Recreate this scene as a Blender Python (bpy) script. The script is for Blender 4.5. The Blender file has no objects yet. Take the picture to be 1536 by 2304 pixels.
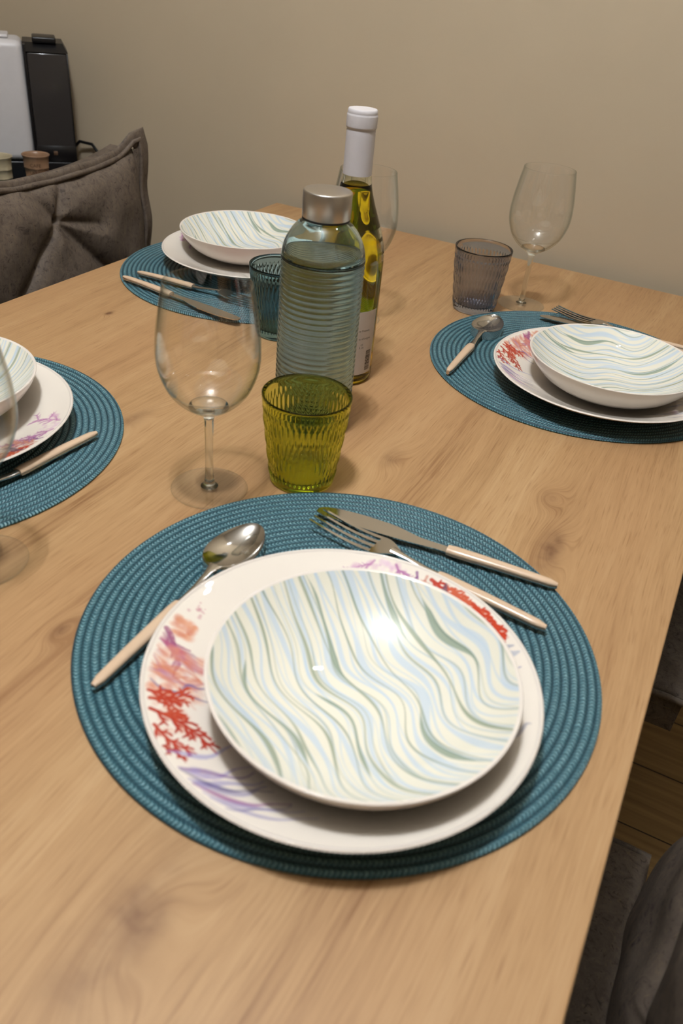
import bpy, bmesh, math, random
import numpy as np
from mathutils import Vector, Matrix
C = bpy.context.scene.collection
PI = math.pi
T = 0.75                      # height of the table top above the floor
random.seed(4)

# ------------------------------------------------------------------ helpers
def s2l(c):
    return tuple(((v/255)/12.92 if v/255 <= .04045 else ((v/255+.055)/1.055)**2.4) for v in c)

def mesh_obj(name, verts, faces, mat, parent=None, smooth=True, loc=None):
    me = bpy.data.meshes.new(name)
    verts = np.asarray(verts, dtype=np.float32)
    me.vertices.add(len(verts)); me.vertices.foreach_set('co', verts.ravel())
    if len(faces):
        ls = np.array([len(f) for f in faces], dtype=np.int32)
        flat = np.concatenate([np.asarray(f, dtype=np.int32) for f in faces]) if not isinstance(faces, np.ndarray) else faces.ravel().astype(np.int32)
        me.loops.add(int(ls.sum())); me.loops.foreach_set('vertex_index', flat)
        me.polygons.add(len(ls))
        st = np.concatenate([[0], np.cumsum(ls)[:-1]]).astype(np.int32)
        me.polygons.foreach_set('loop_start', st); me.polygons.foreach_set('loop_total', ls)
        me.update(calc_edges=True)
        me.polygons.foreach_set('use_smooth', np.full(len(ls), smooth))
    me.validate(); me.update()
    if mat: me.materials.append(mat)
    o = bpy.data.objects.new(name, me); C.objects.link(o)
    if parent: o.parent = parent
    if loc: o.location = loc
    return o

def fix_normals(o, angle=None):
    bm = bmesh.new(); bm.from_mesh(o.data)
    bmesh.ops.recalc_face_normals(bm, faces=bm.faces)
    if angle:
        for e in bm.edges:
            if len(e.link_faces) == 2 and e.calc_face_angle(0) > angle: e.smooth = False
    bm.to_mesh(o.data); bm.free(); return o

def empty(name, loc, rz=0.0, label=None, cat=None, group=None):
    o = bpy.data.objects.new(name, None); C.objects.link(o)
    o.location = loc; o.rotation_euler = (0, 0, rz); o.empty_display_size = .05
    tag(o, label, cat, group); return o

def tag(o, label=None, cat=None, group=None, kind=None):
    if label: o['label'] = label
    if cat: o['category'] = cat
    if group: o['group'] = group
    if kind: o['kind'] = kind
    return o

def dup(root, loc, rz=0.0, label=None):
    r = root.copy(); C.objects.link(r); r.location = loc; r.rotation_euler = (0, 0, rz)
    if label: r['label'] = label
    for ch in list(root.children):
        c = ch.copy(); C.objects.link(c); c.parent = r
        for g in list(ch.children):
            d = g.copy(); C.objects.link(d); d.parent = c
    return r

def lathe_vf(prof, n=96, closed=False, mod=None):
    """prof: list of (r,z). r==0 gives a pole. closed joins last ring to first."""
    V = []; rings = []
    a = np.arange(n)*2*PI/n
    for (r, z) in prof:
        if r <= 1e-7:
            rings.append([len(V)]); V.append((0, 0, z))
        else:
            rr = np.full(n, r)
            if mod is not None: rr = rr + mod(a, z, r)
            rings.append(list(range(len(V), len(V)+n)))
            V += list(zip(rr*np.cos(a), rr*np.sin(a), np.full(n, z)))
    F = []
    m = len(rings)
    for i in range(m if closed else m-1):
        A = rings[i]; B = rings[(i+1) % m]
        if len(A) == 1 and len(B) == 1: continue
        for k in range(n):
            k2 = (k+1) % n
            if len(A) == 1: F.append((A[0], B[k2], B[k]))
            elif len(B) == 1: F.append((A[k], A[k2], B[0]))
            else: F.append((A[k], A[k2], B[k2], B[k]))
    return V, F

def lathe(name, prof, mat, parent=None, n=96, closed=False, mod=None, loc=None, angle=None):
    V, F = lathe_vf(prof, n, closed, mod)
    o = mesh_obj(name, V, F, mat, parent, True, loc)
    return fix_normals(o, angle)

def spline(pts, n=8):
    """Catmull-Rom through (r,z) points"""
    P = [np.array(p, float) for p in pts]; P = [2*P[0]-P[1]] + P + [2*P[-1]-P[-2]]
    out = []
    for i in range(1, len(P)-2):
        for t in np.linspace(0, 1, n, endpoint=False):
            a, b, c, d = P[i-1:i+3]
            out.append(tuple(.5*((2*b)+(-a+c)*t+(2*a-5*b+4*c-d)*t*t+(-a+3*b-3*c+d)*t**3)))
    out.append(tuple(P[-2])); return out

def box_bm(bm, x0, x1, y0, y1, z0, z1, bev=0.0, seg=2):
    r = bmesh.ops.create_cube(bm, size=1)
    for v in r['verts']:
        v.co = Vector((x0+(v.co.x+.5)*(x1-x0), y0+(v.co.y+.5)*(y1-y0), z0+(v.co.z+.5)*(z1-z0)))
    if bev > 0:
        es = list({e for v in r['verts'] for e in v.link_edges})
        bmesh.ops.bevel(bm, geom=es, offset=bev, segments=seg, profile=.5, affect='EDGES')

def bm_obj(name, bm, mat, parent=None, smooth=False, loc=None, angle=None):
    me = bpy.data.meshes.new(name); bm.normal_update()
    if angle:
        for e in bm.edges:
            if len(e.link_faces) == 2 and e.calc_face_angle(0) > angle: e.smooth = False
    bm.to_mesh(me); bm.free()
    if smooth:
        for p in me.polygons: p.use_smooth = True
    me.materials.append(mat)
    o = bpy.data.objects.new(name, me); C.objects.link(o)
    if parent: o.parent = parent
    if loc: o.location = loc
    return o

def box(name, x0, x1, y0, y1, z0, z1, mat, parent=None, bev=0.0, seg=3, loc=None):
    bm = bmesh.new(); box_bm(bm, x0, x1, y0, y1, z0, z1, bev, seg)
    return bm_obj(name, bm, mat, parent, bev > 0, loc, angle=.6 if bev > 0 else None)

def tube_vf(path, radii, n=12, cap=True, flat=None, up=(0, 0, 1)):
    """sweep along 3d path. radii float or list of (ra,rb): ra sideways, rb along up"""
    path = [Vector(p) for p in path]; V = []; F = []
    m = len(path)
    for i, p in enumerate(path):
        t = (path[min(i+1, m-1)]-path[max(i-1, 0)]).normalized()
        u = Vector(up); s = t.cross(u)
        if s.length < 1e-5: s = t.cross(Vector((1, 0, 0)))
        s.normalize(); w = s.cross(t).normalized()
        r = radii[i] if isinstance(radii, list) else radii
        ra, rb = r if isinstance(r, tuple) else (r, r)
        for k in range(n):
            a = 2*PI*k/n
            V.append(tuple(p+s*ra*math.cos(a)+w*rb*math.sin(a)))
    for i in range(m-1):
        for k in range(n):
            k2 = (k+1) % n
            F.append((i*n+k, i*n+k2, (i+1)*n+k2, (i+1)*n+k))
    if cap:
        F.append(tuple(range(n-1, -1, -1))); F.append(tuple((m-1)*n+k for k in range(n)))
    return V, F

def tube(name, path, radii, mat, parent=None, n=12, up=(0, 0, 1), angle=.9):
    V, F = tube_vf(path, radii, n, True, None, up)
    return fix_normals(mesh_obj(name, V, F, mat, parent), angle)

# ------------------------------------------------------------------ node helpers
class NT:
    def __init__(s, name):
        s.m = bpy.data.materials.new(name); s.m.use_nodes = True
        s.t = s.m.node_tree; s.t.nodes.clear()
        s.out = s.t.nodes.new('ShaderNodeOutputMaterial')
    def n(s, typ, **kw):
        nd = s.t.nodes.new(typ)
        for k, v in kw.items():
            if k.startswith('_'): setattr(nd, k[1:], v)
            else:
                i = nd.inputs[int(k[1:])] if k[0] == 'i' and k[1:].isdigit() else nd.inputs[k.replace('__', ' ')]
                if hasattr(v, 'is_output') or isinstance(v, bpy.types.NodeSocket): s.t.links.new(v, i)
                else: i.default_value = v
        return nd
    def math(s, op, a, b=0.0, c=0.0, clamp=False):
        nd = s.t.nodes.new('ShaderNodeMath'); nd.operation = op; nd.use_clamp = clamp
        for i, v in enumerate((a, b, c)):
            if isinstance(v, bpy.types.NodeSocket): s.t.links.new(v, nd.inputs[i])
            else: nd.inputs[i].default_value = v
        return nd.outputs[0]
    def mix(s, f, a, b, typ='MIX'):
        nd = s.t.nodes.new('ShaderNodeMix'); nd.data_type = 'RGBA'; nd.blend_type = typ
        for i, v in ((0, f), (6, a), (7, b)):
            if isinstance(v, bpy.types.NodeSocket): s.t.links.new(v, nd.inputs[i])
            else: nd.inputs[i].default_value = v if i == 0 else (*v[:3], 1)
        return nd.outputs[2]
    def ramp(s, f, stops, interp='LINEAR'):
        nd = s.t.nodes.new('ShaderNodeValToRGB'); s.t.links.new(f, nd.inputs[0])
        r = nd.color_ramp; r.interpolation = interp
        while len(r.elements) < len(stops): r.elements.new(.5)
        for e, (p, c) in zip(r.elements, stops):
            e.position = p; e.color = (*c[:3], 1) if hasattr(c, '__len__') else (c, c, c, 1)
        return nd.outputs[0]
    def link(s, a, b): s.t.links.new(a, b)
    def bump(s, h, strength=.3, dist=.001, normal=None):
        nd = s.t.nodes.new('ShaderNodeBump'); nd.inputs['Strength'].default_value = strength
        nd.inputs['Distance'].default_value = dist; s.link(h, nd.inputs['Height'])
        if normal: s.link(normal, nd.inputs['Normal'])
        return nd.outputs[0]
    def principled(s, color, rough=.5, metal=0.0, normal=None, spec=.5, **kw):
        nd = s.t.nodes.new('ShaderNodeBsdfPrincipled')
        def put(k, v):
            if isinstance(v, bpy.types.NodeSocket): s.link(v, nd.inputs[k])
            elif hasattr(v, '__len__'): nd.inputs[k].default_value = (*v[:3], 1)
            else: nd.inputs[k].default_value = v
        put('Base Color', color); put('Roughness', rough); put('Metallic', metal); put('Specular IOR Level', spec)
        if normal: s.link(normal, nd.inputs['Normal'])
        for k, v in kw.items(): put(k.replace('_', ' '), v)
        s.link(nd.outputs[0], s.out.inputs[0]); return nd

def simple(name, rgb, rough=.5, metal=0.0, noise=.04, scale=60., spec=.5, bump=0.0, **kw):
    """colour with a faint procedural mottling"""
    t = NT(name); tc = t.n('ShaderNodeTexCoord')
    nz = t.n('ShaderNodeTexNoise', Vector=tc.outputs['Object'], Scale=scale, Detail=4.)
    c = s2l(rgb)
    col = t.mix(nz.outputs[0], tuple(v*(1-noise) for v in c), tuple(min(1, v*(1+noise)) for v in c))
    nm = t.bump(nz.outputs[0], bump, .0005) if bump else None
    t.principled(col, rough, metal, nm, spec, **kw); return t.m

# ------------------------------------------------------------------ materials
def wood_mat():
    t = NT('oak_laminate'); tc = t.n('ShaderNodeTexCoord')
    sx = t.n('ShaderNodeSeparateXYZ', Vector=tc.outputs['Object']); X, Y = sx.outputs[0], sx.outputs[1]
    lo = t.n('ShaderNodeTexNoise', Vector=t.n('ShaderNodeCombineXYZ', X=t.math('MULTIPLY', X, 4.), Y=t.math('MULTIPLY', Y, 1.1)).outputs[0], Scale=1., Detail=2.).outputs[0]
    H = t.math('ADD', X, t.math('MULTIPLY', lo, .07))
    dark = None; bend = None
    knots = [(.668, -1.255, .020, .050, .85, .030), (.769, -.814, .012, .034, .95, .022), (.587, -.750, .011, .022, .5, .018),
             (.126, -.634, .005, .010, .9, .010), (.333, -.839, .010, .028, .55, .016), (.489, -1.11, .006, .012, .75, .02),
             (.746, -.728, .009, .014, .45, .025), (.53, -.14, .014, .04, .35, .02)]
    jn = t.n('ShaderNodeTexNoise', Vector=tc.outputs['Object'], Scale=38., Detail=3.).outputs[0]
    jn = t.math('SUBTRACT', jn, .5)
    for (kx, ky, ax, ay, s, A) in knots:
        dx = t.math('DIVIDE', t.math('SUBTRACT', X, kx), ax); dy = t.math('DIVIDE', t.math('SUBTRACT', Y, ky), ay)
        d2 = t.math('ADD', t.math('MULTIPLY', dx, dx), t.math('MULTIPLY', dy, dy))
        e = t.math('POWER', 2.718, t.math('MULTIPLY', d2, -.5))
        b = t.math('MULTIPLY', e, A)
        bend = b if bend is None else t.math('ADD', bend, b)
        k = t.math('MULTIPLY', t.math('POWER', 2.718, t.math('MULTIPLY', t.math('ADD', d2, t.math('MULTIPLY', jn, 2.6)), -1.5)), s)
        dark = k if dark is None else t.math('MAXIMUM', dark, k)
    H = t.math('ADD', H, bend)
    cv = lambda a, b: t.n('ShaderNodeCombineXYZ', X=t.math('MULTIPLY', H, a), Y=t.math('MULTIPLY', Y, b)).outputs[0]
    broad = t.n('ShaderNodeTexNoise', Vector=cv(14., 1.2), Scale=1., Detail=3., Roughness=.55).outputs[0]
    med = t.n('ShaderNodeTexNoise', Vector=cv(70., 2.5), Scale=1., Detail=4., Roughness=.6).outputs[0]
    fine = t.n('ShaderNodeTexNoise', Vector=cv(520., 14.), Scale=1., Detail=3., Roughness=.6).outputs[0]
    v = t.math('ADD', t.math('MULTIPLY', broad, .40), t.math('ADD', t.math('MULTIPLY', med, .32), t.math('MULTIPLY', fine, .30)))
    col = t.ramp(v, [(.38, s2l((136, 97, 60))), (.45, s2l((168, 130, 88))), (.53, s2l((180, 142, 98))), (.66, s2l((193, 157, 113)))])
    patch = t.n('ShaderNodeTexNoise', Vector=cv(5., .9), Scale=1., Detail=1.).outputs[0]
    col = t.mix(t.math('MULTIPLY', t.math('SUBTRACT', patch, .42), 1.6, clamp=True), col, s2l((180, 137, 96)))
    pores = t.n('ShaderNodeTexNoise', Vector=cv(900., 30.), Scale=1., Detail=1.).outputs[0]
    pm = t.math('MULTIPLY', t.math('SUBTRACT', pores, .565), 4.5, clamp=True)
    col = t.mix(t.math('MULTIPLY', pm, .62), col, s2l((140, 98, 60)))
    col = t.mix(t.math('MULTIPLY', dark, .8, clamp=True), col, s2l((112, 76, 50)))
    nm = t.bump(t.math('SUBTRACT', fine, t.math('MULTIPLY', pm, .6)), .12, .0004)
    t.principled(col, t.math('ADD', .42, t.math('MULTIPLY', fine, .14)), 0., nm, .38)
    return t.m

def floor_mat():
    t = NT('floor_planks'); tc = t.n('ShaderNodeTexCoord')
    br = t.n('ShaderNodeTexBrick', Vector=tc.outputs['Object'], Scale=1., Color1=(.2, .2, .2, 1), Color2=(.9, .9, .9, 1), Mortar=(0, 0, 0, 1))
    br.inputs['Mortar Size'].default_value = .0015; br.inputs['Brick Width'].default_value = 1.2; br.inputs['Row Height'].default_value = .14
    sx = t.n('ShaderNodeSeparateXYZ', Vector=tc.outputs['Object'])
    g = t.n('ShaderNodeTexNoise', Vector=t.n('ShaderNodeCombineXYZ', X=t.math('MULTIPLY', sx.outputs[0], 4.), Y=t.math('MULTIPLY', sx.outputs[1], 70.)).outputs[0], Scale=1., Detail=4.).outputs[0]
    col = t.ramp(g, [(.3, s2l((140, 110, 68))), (.7, s2l((190, 158, 106)))])
    col = t.mix(t.math('MULTIPLY', br.outputs[0], .35), col, s2l((140, 108, 66)), 'MIX')
    col = t.mix(br.outputs['Fac'], col, s2l((50, 36, 22)))
    t.principled(col, .45, 0., t.bump(g, .1, .0005)); return t.m

def wall_mat(name, rgb):
    t = NT(name); tc = t.n('ShaderNodeTexCoord')
    a = t.n('ShaderNodeTexNoise', Vector=tc.outputs['Object'], Scale=220., Detail=3.).outputs[0]
    b = t.n('ShaderNodeTexNoise', Vector=tc.outputs['Object'], Scale=9., Detail=2.).outputs[0]
    c = s2l(rgb)
    col = t.mix(b, tuple(v*.97 for v in c), tuple(v*1.03 for v in c))
    nm = t.bump(b, .25, .004, t.bump(a, .12, .001))
    t.principled(col, .75, 0., nm, .25); return t.m

def mat_mat(pitch=.0062):
    """braided spiral placemat: rows of slanted stitches"""
    t = NT('teal_braid'); tc = t.n('ShaderNodeTexCoord')
    sx = t.n('ShaderNodeSeparateXYZ', Vector=tc.outputs['Object']); X, Y = sx.outputs[0], sx.outputs[1]
    r = t.math('SQRT', t.math('ADD', t.math('MULTIPLY', X, X), t.math('MULTIPLY', Y, Y)))
    th = t.math('ARCTAN2', Y, X)
    u = t.math('SUBTRACT', t.math('DIVIDE', r, pitch), t.math('DIVIDE', th, 2*PI))
    row = t.math('FLOOR', u); w = t.math('SUBTRACT', t.math('FRACT', u), .5)
    rr = t.math('MULTIPLY', row, pitch)
    cnt = t.math('ROUND', t.math('DIVIDE', t.math('MULTIPLY', rr, 2*PI), .0031))
    v = t.math('MULTIPLY', t.math('DIVIDE', th, 2*PI), cnt)
    aw = t.math('ABSOLUTE', w)
    v = t.math('ADD', v, t.math('MULTIPLY', aw, 1.6))
    wig = t.n('ShaderNodeTexNoise', Vector=tc.outputs['Object'], Scale=120., Detail=2.).outputs[0]
    v = t.math('ADD', v, t.math('MULTIPLY', wig, .9))
    st = t.math('ABSOLUTE', t.math('SINE', t.math('MULTIPLY', v, PI)))
    cen = t.math('SUBTRACT', 1., t.math('MULTIPLY', aw, 2.))            # 1 at row centre
    cs = t.math('SMOOTH_MIN', t.math('MULTIPLY', cen, 1.6), 1., .2)
    hgt = t.math('MULTIPLY', t.math('POWER', st, .6), cs)
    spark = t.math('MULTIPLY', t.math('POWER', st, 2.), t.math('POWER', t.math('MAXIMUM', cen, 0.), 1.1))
    vr = t.n('ShaderNodeTexNoise', Vector=tc.outputs['Object'], Scale=300., Detail=1.).outputs[0]
    col = t.ramp(hgt, [(0., s2l((28, 64, 76))), (.4, s2l((44, 92, 106))), (1., s2l((56, 108, 120)))])
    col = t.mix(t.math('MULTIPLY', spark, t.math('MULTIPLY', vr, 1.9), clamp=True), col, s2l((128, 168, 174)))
    gr = t.math('MULTIPLY', t.math('SUBTRACT', aw, .38), 8., clamp=True)
    col = t.mix(t.math('MULTIPLY', gr, .5), col, s2l((18, 48, 58)))
    t.principled(col, .42, 0., t.bump(hgt, .9, .0012), .5); return t.m

def leather_mat():
    t = NT('distressed_brown_leather'); tc = t.n('ShaderNodeTexCoord')
    o = tc.outputs['Object']
    a = t.n('ShaderNodeTexNoise', Vector=o, Scale=70., Detail=6., Roughness=.7, Distortion=1.2).outputs[0]
    b = t.n('ShaderNodeTexNoise', Vector=o, Scale=160., Detail=3., Distortion=2.).outputs[0]
    sx = t.n('ShaderNodeSeparateXYZ', Vector=o)
    streak = t.n('ShaderNodeTexNoise', Vector=t.n('ShaderNodeMapping', Vector=o, Rotation=(.8, .3, .2), Scale=(300., 300., 26.)).outputs[0], Scale=1., Detail=2.).outputs[0]
    col = t.ramp(a, [(.32, s2l((56, 48, 44))), (.42, s2l((96, 84, 74))), (.6, s2l((110, 97, 84))), (.8, s2l((128, 113, 96)))])
    col = t.mix(t.math('MULTIPLY', t.math('SUBTRACT', streak, .56), 5., clamp=True), col, s2l((118, 102, 84)))
    col = t.mix(t.math('MULTIPLY', t.math('SUBTRACT', b, .60), 6., clamp=True), col, s2l((44, 36, 34)))
    t.principled(col, .62, 0., t.bump(a, .25, .002), .35); return t.m

def glass_mat(name, rgb, ior=1.47, rough=0.0):
    t = NT(name); tc = t.n('ShaderNodeTexCoord')
    nz = t.n('ShaderNodeTexNoise', Vector=tc.outputs['Object'], Scale=30.).outputs[0]
    col = t.mix(nz, rgb, tuple(v*.985 for v in rgb))
    g = t.n('ShaderNodeBsdfGlass', Color=col, Roughness=rough, IOR=ior)
    t.link(g.outputs[0], t.out.inputs[0]); return t.m

def thin_glass(name, tint=(1, 1, 1), edge=(.46, .54, .52), tintp=3.8):
    """thin blown glass: reflects by Fresnel, passes the rest; darker where seen edge-on"""
    t = NT(name)
    lw = t.n('ShaderNodeLayerWeight', Blend=.5)
    fc = lw.outputs['Facing']
    f = t.math('POWER', fc, tintp)
    col = t.mix(f, tint, edge)
    tr = t.n('ShaderNodeBsdfTransparent', Color=col)
    gl = t.n('ShaderNodeBsdfGlossy', Color=(1, 1, 1, 1), Roughness=.0)
    fac = t.math('ADD', .035, t.math('MULTIPLY', t.math('POWER', fc, 4.), .62))
    mx = t.n('ShaderNodeMixShader', i0=fac, i1=tr.outputs[0], i2=gl.outputs[0])
    t.link(mx.outputs[0], t.out.inputs[0]); return t.m

def vcol_mat(name, rough=.12, spec=.5):
    t = NT(name)
    a = t.n('ShaderNodeAttribute', _attribute_name='paint')
    t.principled(a.outputs['Color'], .5, 0., None, .05, Coat_Weight=.9, Coat_Roughness=.0); return t.m

def brushed(name, rgb, rough=.28, ax=2):
    t = NT(name); tc = t.n('ShaderNodeTexCoord')
    sc = [4., 4., 4.]; sc[ax] = 900.
    nz = t.n('ShaderNodeTexNoise', Vector=t.n('ShaderNodeMapping', Vector=tc.outputs['Object'], Scale=tuple(sc)).outputs[0], Scale=1., Detail=2.).outputs[0]
    c = s2l(rgb)
    t.principled(t.mix(nz, tuple(v*.9 for v in c), c), rough, 1., t.bump(nz, .08, .0002)); return t.m

M = {}
M['wood'] = wood_mat(); M['floor'] = floor_mat()
M['wall'] = wall_mat('beige_wall_paint', (196, 178, 150)); M['ceil'] = wall_mat('white_ceiling_paint', (225, 218, 205))
M['mat'] = mat_mat(); M['leather'] = leather_mat()
M['ceramic'] = simple('cream_glaze', (234, 224, 212), .5, 0, .01, 20., spec=.05, Coat_Weight=.9, Coat_Roughness=.0)
M['paint'] = vcol_mat('painted_glaze')
M['beige'] = simple('beige_plastic', (216, 186, 156), .22, 0, .02, 30.)
M['steel'] = simple('polished_steel', (205, 203, 200), .09, 1.)
M['cap'] = brushed('brushed_steel_cap', (205, 200, 193), .34, 2)
M['wglass'] = thin_glass('clear_wine_glass')
M['stem'] = glass_mat('clear_stem_glass', (.97, .98, .97))
M['green'] = glass_mat('green_glass', (.90, .925, .50))
M['grey'] = glass_mat('smoke_grey_glass', (.81, .83, .885))
M['teal'] = glass_mat('teal_glass', (.64, .77, .79))
M['bottle'] = glass_mat('bottle_glass', (.90, .975, .99), 1.45)
M['water'] = glass_mat('water', (.97, .995, 1.), 1.33)
M['wineb'] = glass_mat('wine_bottle_glass', (.97, .975, .92), 1.45)
M['wine'] = glass_mat('white_wine', (.97, .82, .13), 1.34)
M['capsule'] = simple('white_foil', (214, 208, 208), .42)
M['label'] = simple('white_paper', (196, 184, 172), .6)
M['ink'] = simple('black_ink', (28, 24, 26), .6)
M['black'] = simple('black_plastic', (16, 15, 17), .35)
M['blackmetal'] = simple('black_metal', (20, 19, 19), .4, .6)
M['white'] = simple('white_plastic', (205, 200, 198), .4)
M['smoke'] = simple('smoked_tank', (58, 54, 52), .12, 0, .05, 10.)
M['cup'] = simple('brown_stoneware', (150, 116, 88), .35, 0, .06, 80.)
M['cup2'] = simple('cream_stoneware', (178, 164, 134), .35, 0, .06, 80.)
M['engr'] = simple('engraved_dark', (92, 66, 46), .6)
M['side'] = simple('sideboard_lacquer', (96, 86, 78), .4)
M['gasket'] = simple('black_rubber', (12, 12, 12), .5)
M['thread'] = simple('tan_thread', (120, 104, 84), .7)

# ------------------------------------------------------------------ room
def plane_wall(name, verts, mat):
    o = mesh_obj(name, verts, [(0, 1, 2, 3, )], mat, None, False); return o
WX0, WX1, WY0, WY1, H = -1.7, 2.5, -4.2, .03, 2.65
def wallbox(name, x0, x1, y0, y1, z0, z1, mat):
    o = box(name, x0, x1, y0, y1, z0, z1, mat); tag(o, kind='structure'); return o
wallbox('floor', WX0-.1, WX1+.1, WY0-.1, WY1+.1, -.1, 0, M['floor'])
wallbox('ceiling', WX0-.1, WX1+.1, WY0-.1, WY1+.1, H, H+.1, M['ceil'])
wallbox('wall_back', WX0-.1, WX1+.1, WY1, WY1+.1, 0, H, M['wall'])
wallbox('wall_left', WX0-.1, WX0, WY0, WY1, 0, H, M['wall'])
wallbox('wall_right', WX1, WX1+.1, WY0, WY1, 0, H, M['wall'])
wallbox('wall_front', WX0-.1, WX1+.1, WY0-.1, WY0, 0, H, M['wall'])
wallbox('baseboard_back', -.3, WX1, WY1-.012, WY1, 0, .07, M['ceil'])

# ------------------------------------------------------------------ table
TW, TL = .879, 1.60
tb = empty('dining_table', (0, 0, 0), 0, 'oak wood-effect dining table against the beige wall, laid with four places', 'table')
bm = bmesh.new(); box_bm(bm, 0, TW, -TL, 0, T-.022, T, .0012, 2)
bm_obj('tabletop', bm, M['wood'], tb, False)
bm = bmesh.new(); box_bm(bm, .04, TW-.04, -TL+.04, -.04, T-.06, T-.0225)
bm_obj('apron', bm, M['blackmetal'], tb)
for lx in (.03, TW-.09):
    for ly in (-TL+.03, -.09):
        box('leg', lx, lx+.06, ly, ly+.06, 0, T-.0705, M['blackmetal'], tb, .003)

# ------------------------------------------------------------------ placemats
MATS = [(.6635, -1.010), (.694, -.4055), (.1865, -.3875), (.1884, -.978)]
MT = .0045
def make_placemat():
    R, p = .190, .0062
    prof = [(0, .0005), (R-.0015, .0004)]
    n = 360
    rs = []
    nr = int(R/p*8)
    V = []; F = []
    th = np.arange(n)*2*PI/n
    rings = []
    rr = np.linspace(.002, R, nr)
    V.append((0, 0, .0035))
    for r in rr:
        w = (r/p - (np.where(th > PI, th-2*PI, th))/(2*PI)) % 1 - .5
        z = .0033 + .0009*np.sqrt(np.clip(1-(2*w)**2, 0, 1))
        if r > R-.0008: z = np.full(n, .0024)
        rings.append(len(V)); V += list(zip(r*np.cos(th), r*np.sin(th), z))
    for (r, z) in ((R+.0004, .0015), (R-.0002, .0003)):
        rings.append(len(V)); V += list(zip(r*np.cos(th), r*np.sin(th), np.full(n, z)))
    V.append((0, 0, .0003)); last = len(V)-1
    for k in range(n):
        k2 = (k+1) % n
        F.append((0, rings[0]+k, rings[0]+k2))
        for i in range(len(rings)-1):
            F.append((rings[i]+k, rings[i+1]+k, rings[i+1]+k2, rings[i]+k2))
        F.append((last, rings[-1]+k2, rings[-1]+k))
    return mesh_obj('placemat', V, F, M['mat'])
pm = make_placemat()
ml = ['round teal braided placemat under the nearest plate, front right of the table',
      'round teal braided placemat at the far right, beside the smoky grey tumbler',
      'round teal braided placemat at the far left, in front of the chair back',
      'round teal braided placemat cut off by the left edge of the photo']
for i, (mx, my) in enumerate(MATS):
    o = pm
    if i: o = pm.copy(); C.objects.link(o)
    o.location = (mx, my, T); o.rotation_euler = (0, 0, (0, 1.9, 3.6, -.75)[i])
    tag(o, ml[i], 'placemat', 'teal braided placemats')

# ------------------------------------------------------------------ painted crockery
def polar_top(name, prof, n, mat, parent, paint):
    """top surface, dense polar grid with painted colours. prof list (r,z) from centre out"""
    V, F = lathe_vf(prof, n)
    V = np.array(V)
    o = mesh_obj(name, V, F, mat, parent)
    fix = o.data
    col = np.ones((len(V), 4), dtype=np.float32)
    col[:, :3] = paint(V[:, 0], V[:, 1])
    at = fix.color_attributes.new('paint', 'FLOAT_COLOR', 'POINT')
    at.data.foreach_set('color', col.ravel())
    return fix_normals(o)

CREAM = np.array(s2l((236, 226, 212)))

class Painter:
    def __init__(s, x, y, base=CREAM):
        s.x, s.y = x, y; s.c = np.tile(base, (len(x), 1)).astype(float)
    def stroke(s, pts, widths, rgb, alpha=1., soft=.0004):
        """pts list of (x,y); widths per point (half width)"""
        c = np.array(s2l(rgb)); pts = np.array(pts, float)
        if not hasattr(widths, '__len__'): widths = [widths]*len(pts)
        mw = max(widths)+soft*3
        x0, y0 = pts.min(0)-mw; x1, y1 = pts.max(0)+mw
        idx = np.nonzero((s.x > x0) & (s.x < x1) & (s.y > y0) & (s.y < y1))[0]
        if not len(idx): return
        X, Y = s.x[idx], s.y[idx]; cov = np.zeros(len(idx))
        for i in range(len(pts)-1):
            a, b = pts[i], pts[i+1]; d = b-a; L = max(d@d, 1e-12)
            t = np.clip(((X-a[0])*d[0]+(Y-a[1])*d[1])/L, 0, 1)
            dist = np.hypot(X-a[0]-t*d[0], Y-a[1]-t*d[1]); w = widths[i]*(1-t)+widths[i+1]*t
            cov = np.maximum(cov, np.clip((w-dist)/soft*.5+.5, 0, 1))
        cov *= alpha
        s.c[idx] = s.c[idx]*(1-cov[:, None]) + c*cov[:, None]
    def blob(s, cx, cy, r, rgb, alpha=.6, sy=1.):
        d = np.hypot(s.x-cx, (s.y-cy)*sy)/r; cov = np.clip(1-d*d, 0, 1)*alpha
        s.c = s.c*(1-cov[:, None]) + np.array(s2l(rgb))*cov[:, None]

def pol(r, a): a = math.radians(a); return (r*math.cos(a), r*math.sin(a))

def coral(P, rng, p0, ang, length, w, rgb, alpha=1., depth=3, spread=42, rlim=(.080, .1275)):
    """branching coral: knobbly stem with forked side shoots"""
    n = 7; pts = [p0]; a = ang; ws = [w]
    x, y = p0
    for i in range(n):
        a += rng.uniform(-11, 11); x += length/n*math.cos(math.radians(a)); y += length/n*math.sin(math.radians(a))
        r = math.hypot(x, y)
        if not (rlim[0] < r < rlim[1]): break
        pts.append((x, y)); ws.append(w*(1-.55*(i+1)/n)*rng.uniform(.8, 1.25))
        if depth > 0 and i >= 0:
            for sd in ((-1, 1) if rng.random() < .5 else (rng.choice((-1, 1)),)):
                coral(P, rng, (x, y), a+sd*rng.uniform(spread*.7, spread*1.3), length*rng.uniform(.26, .42), w*.72, rgb, alpha, depth-1, spread, rlim)
    if len(pts) > 1: P.stroke(pts, ws, rgb, alpha)

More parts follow.
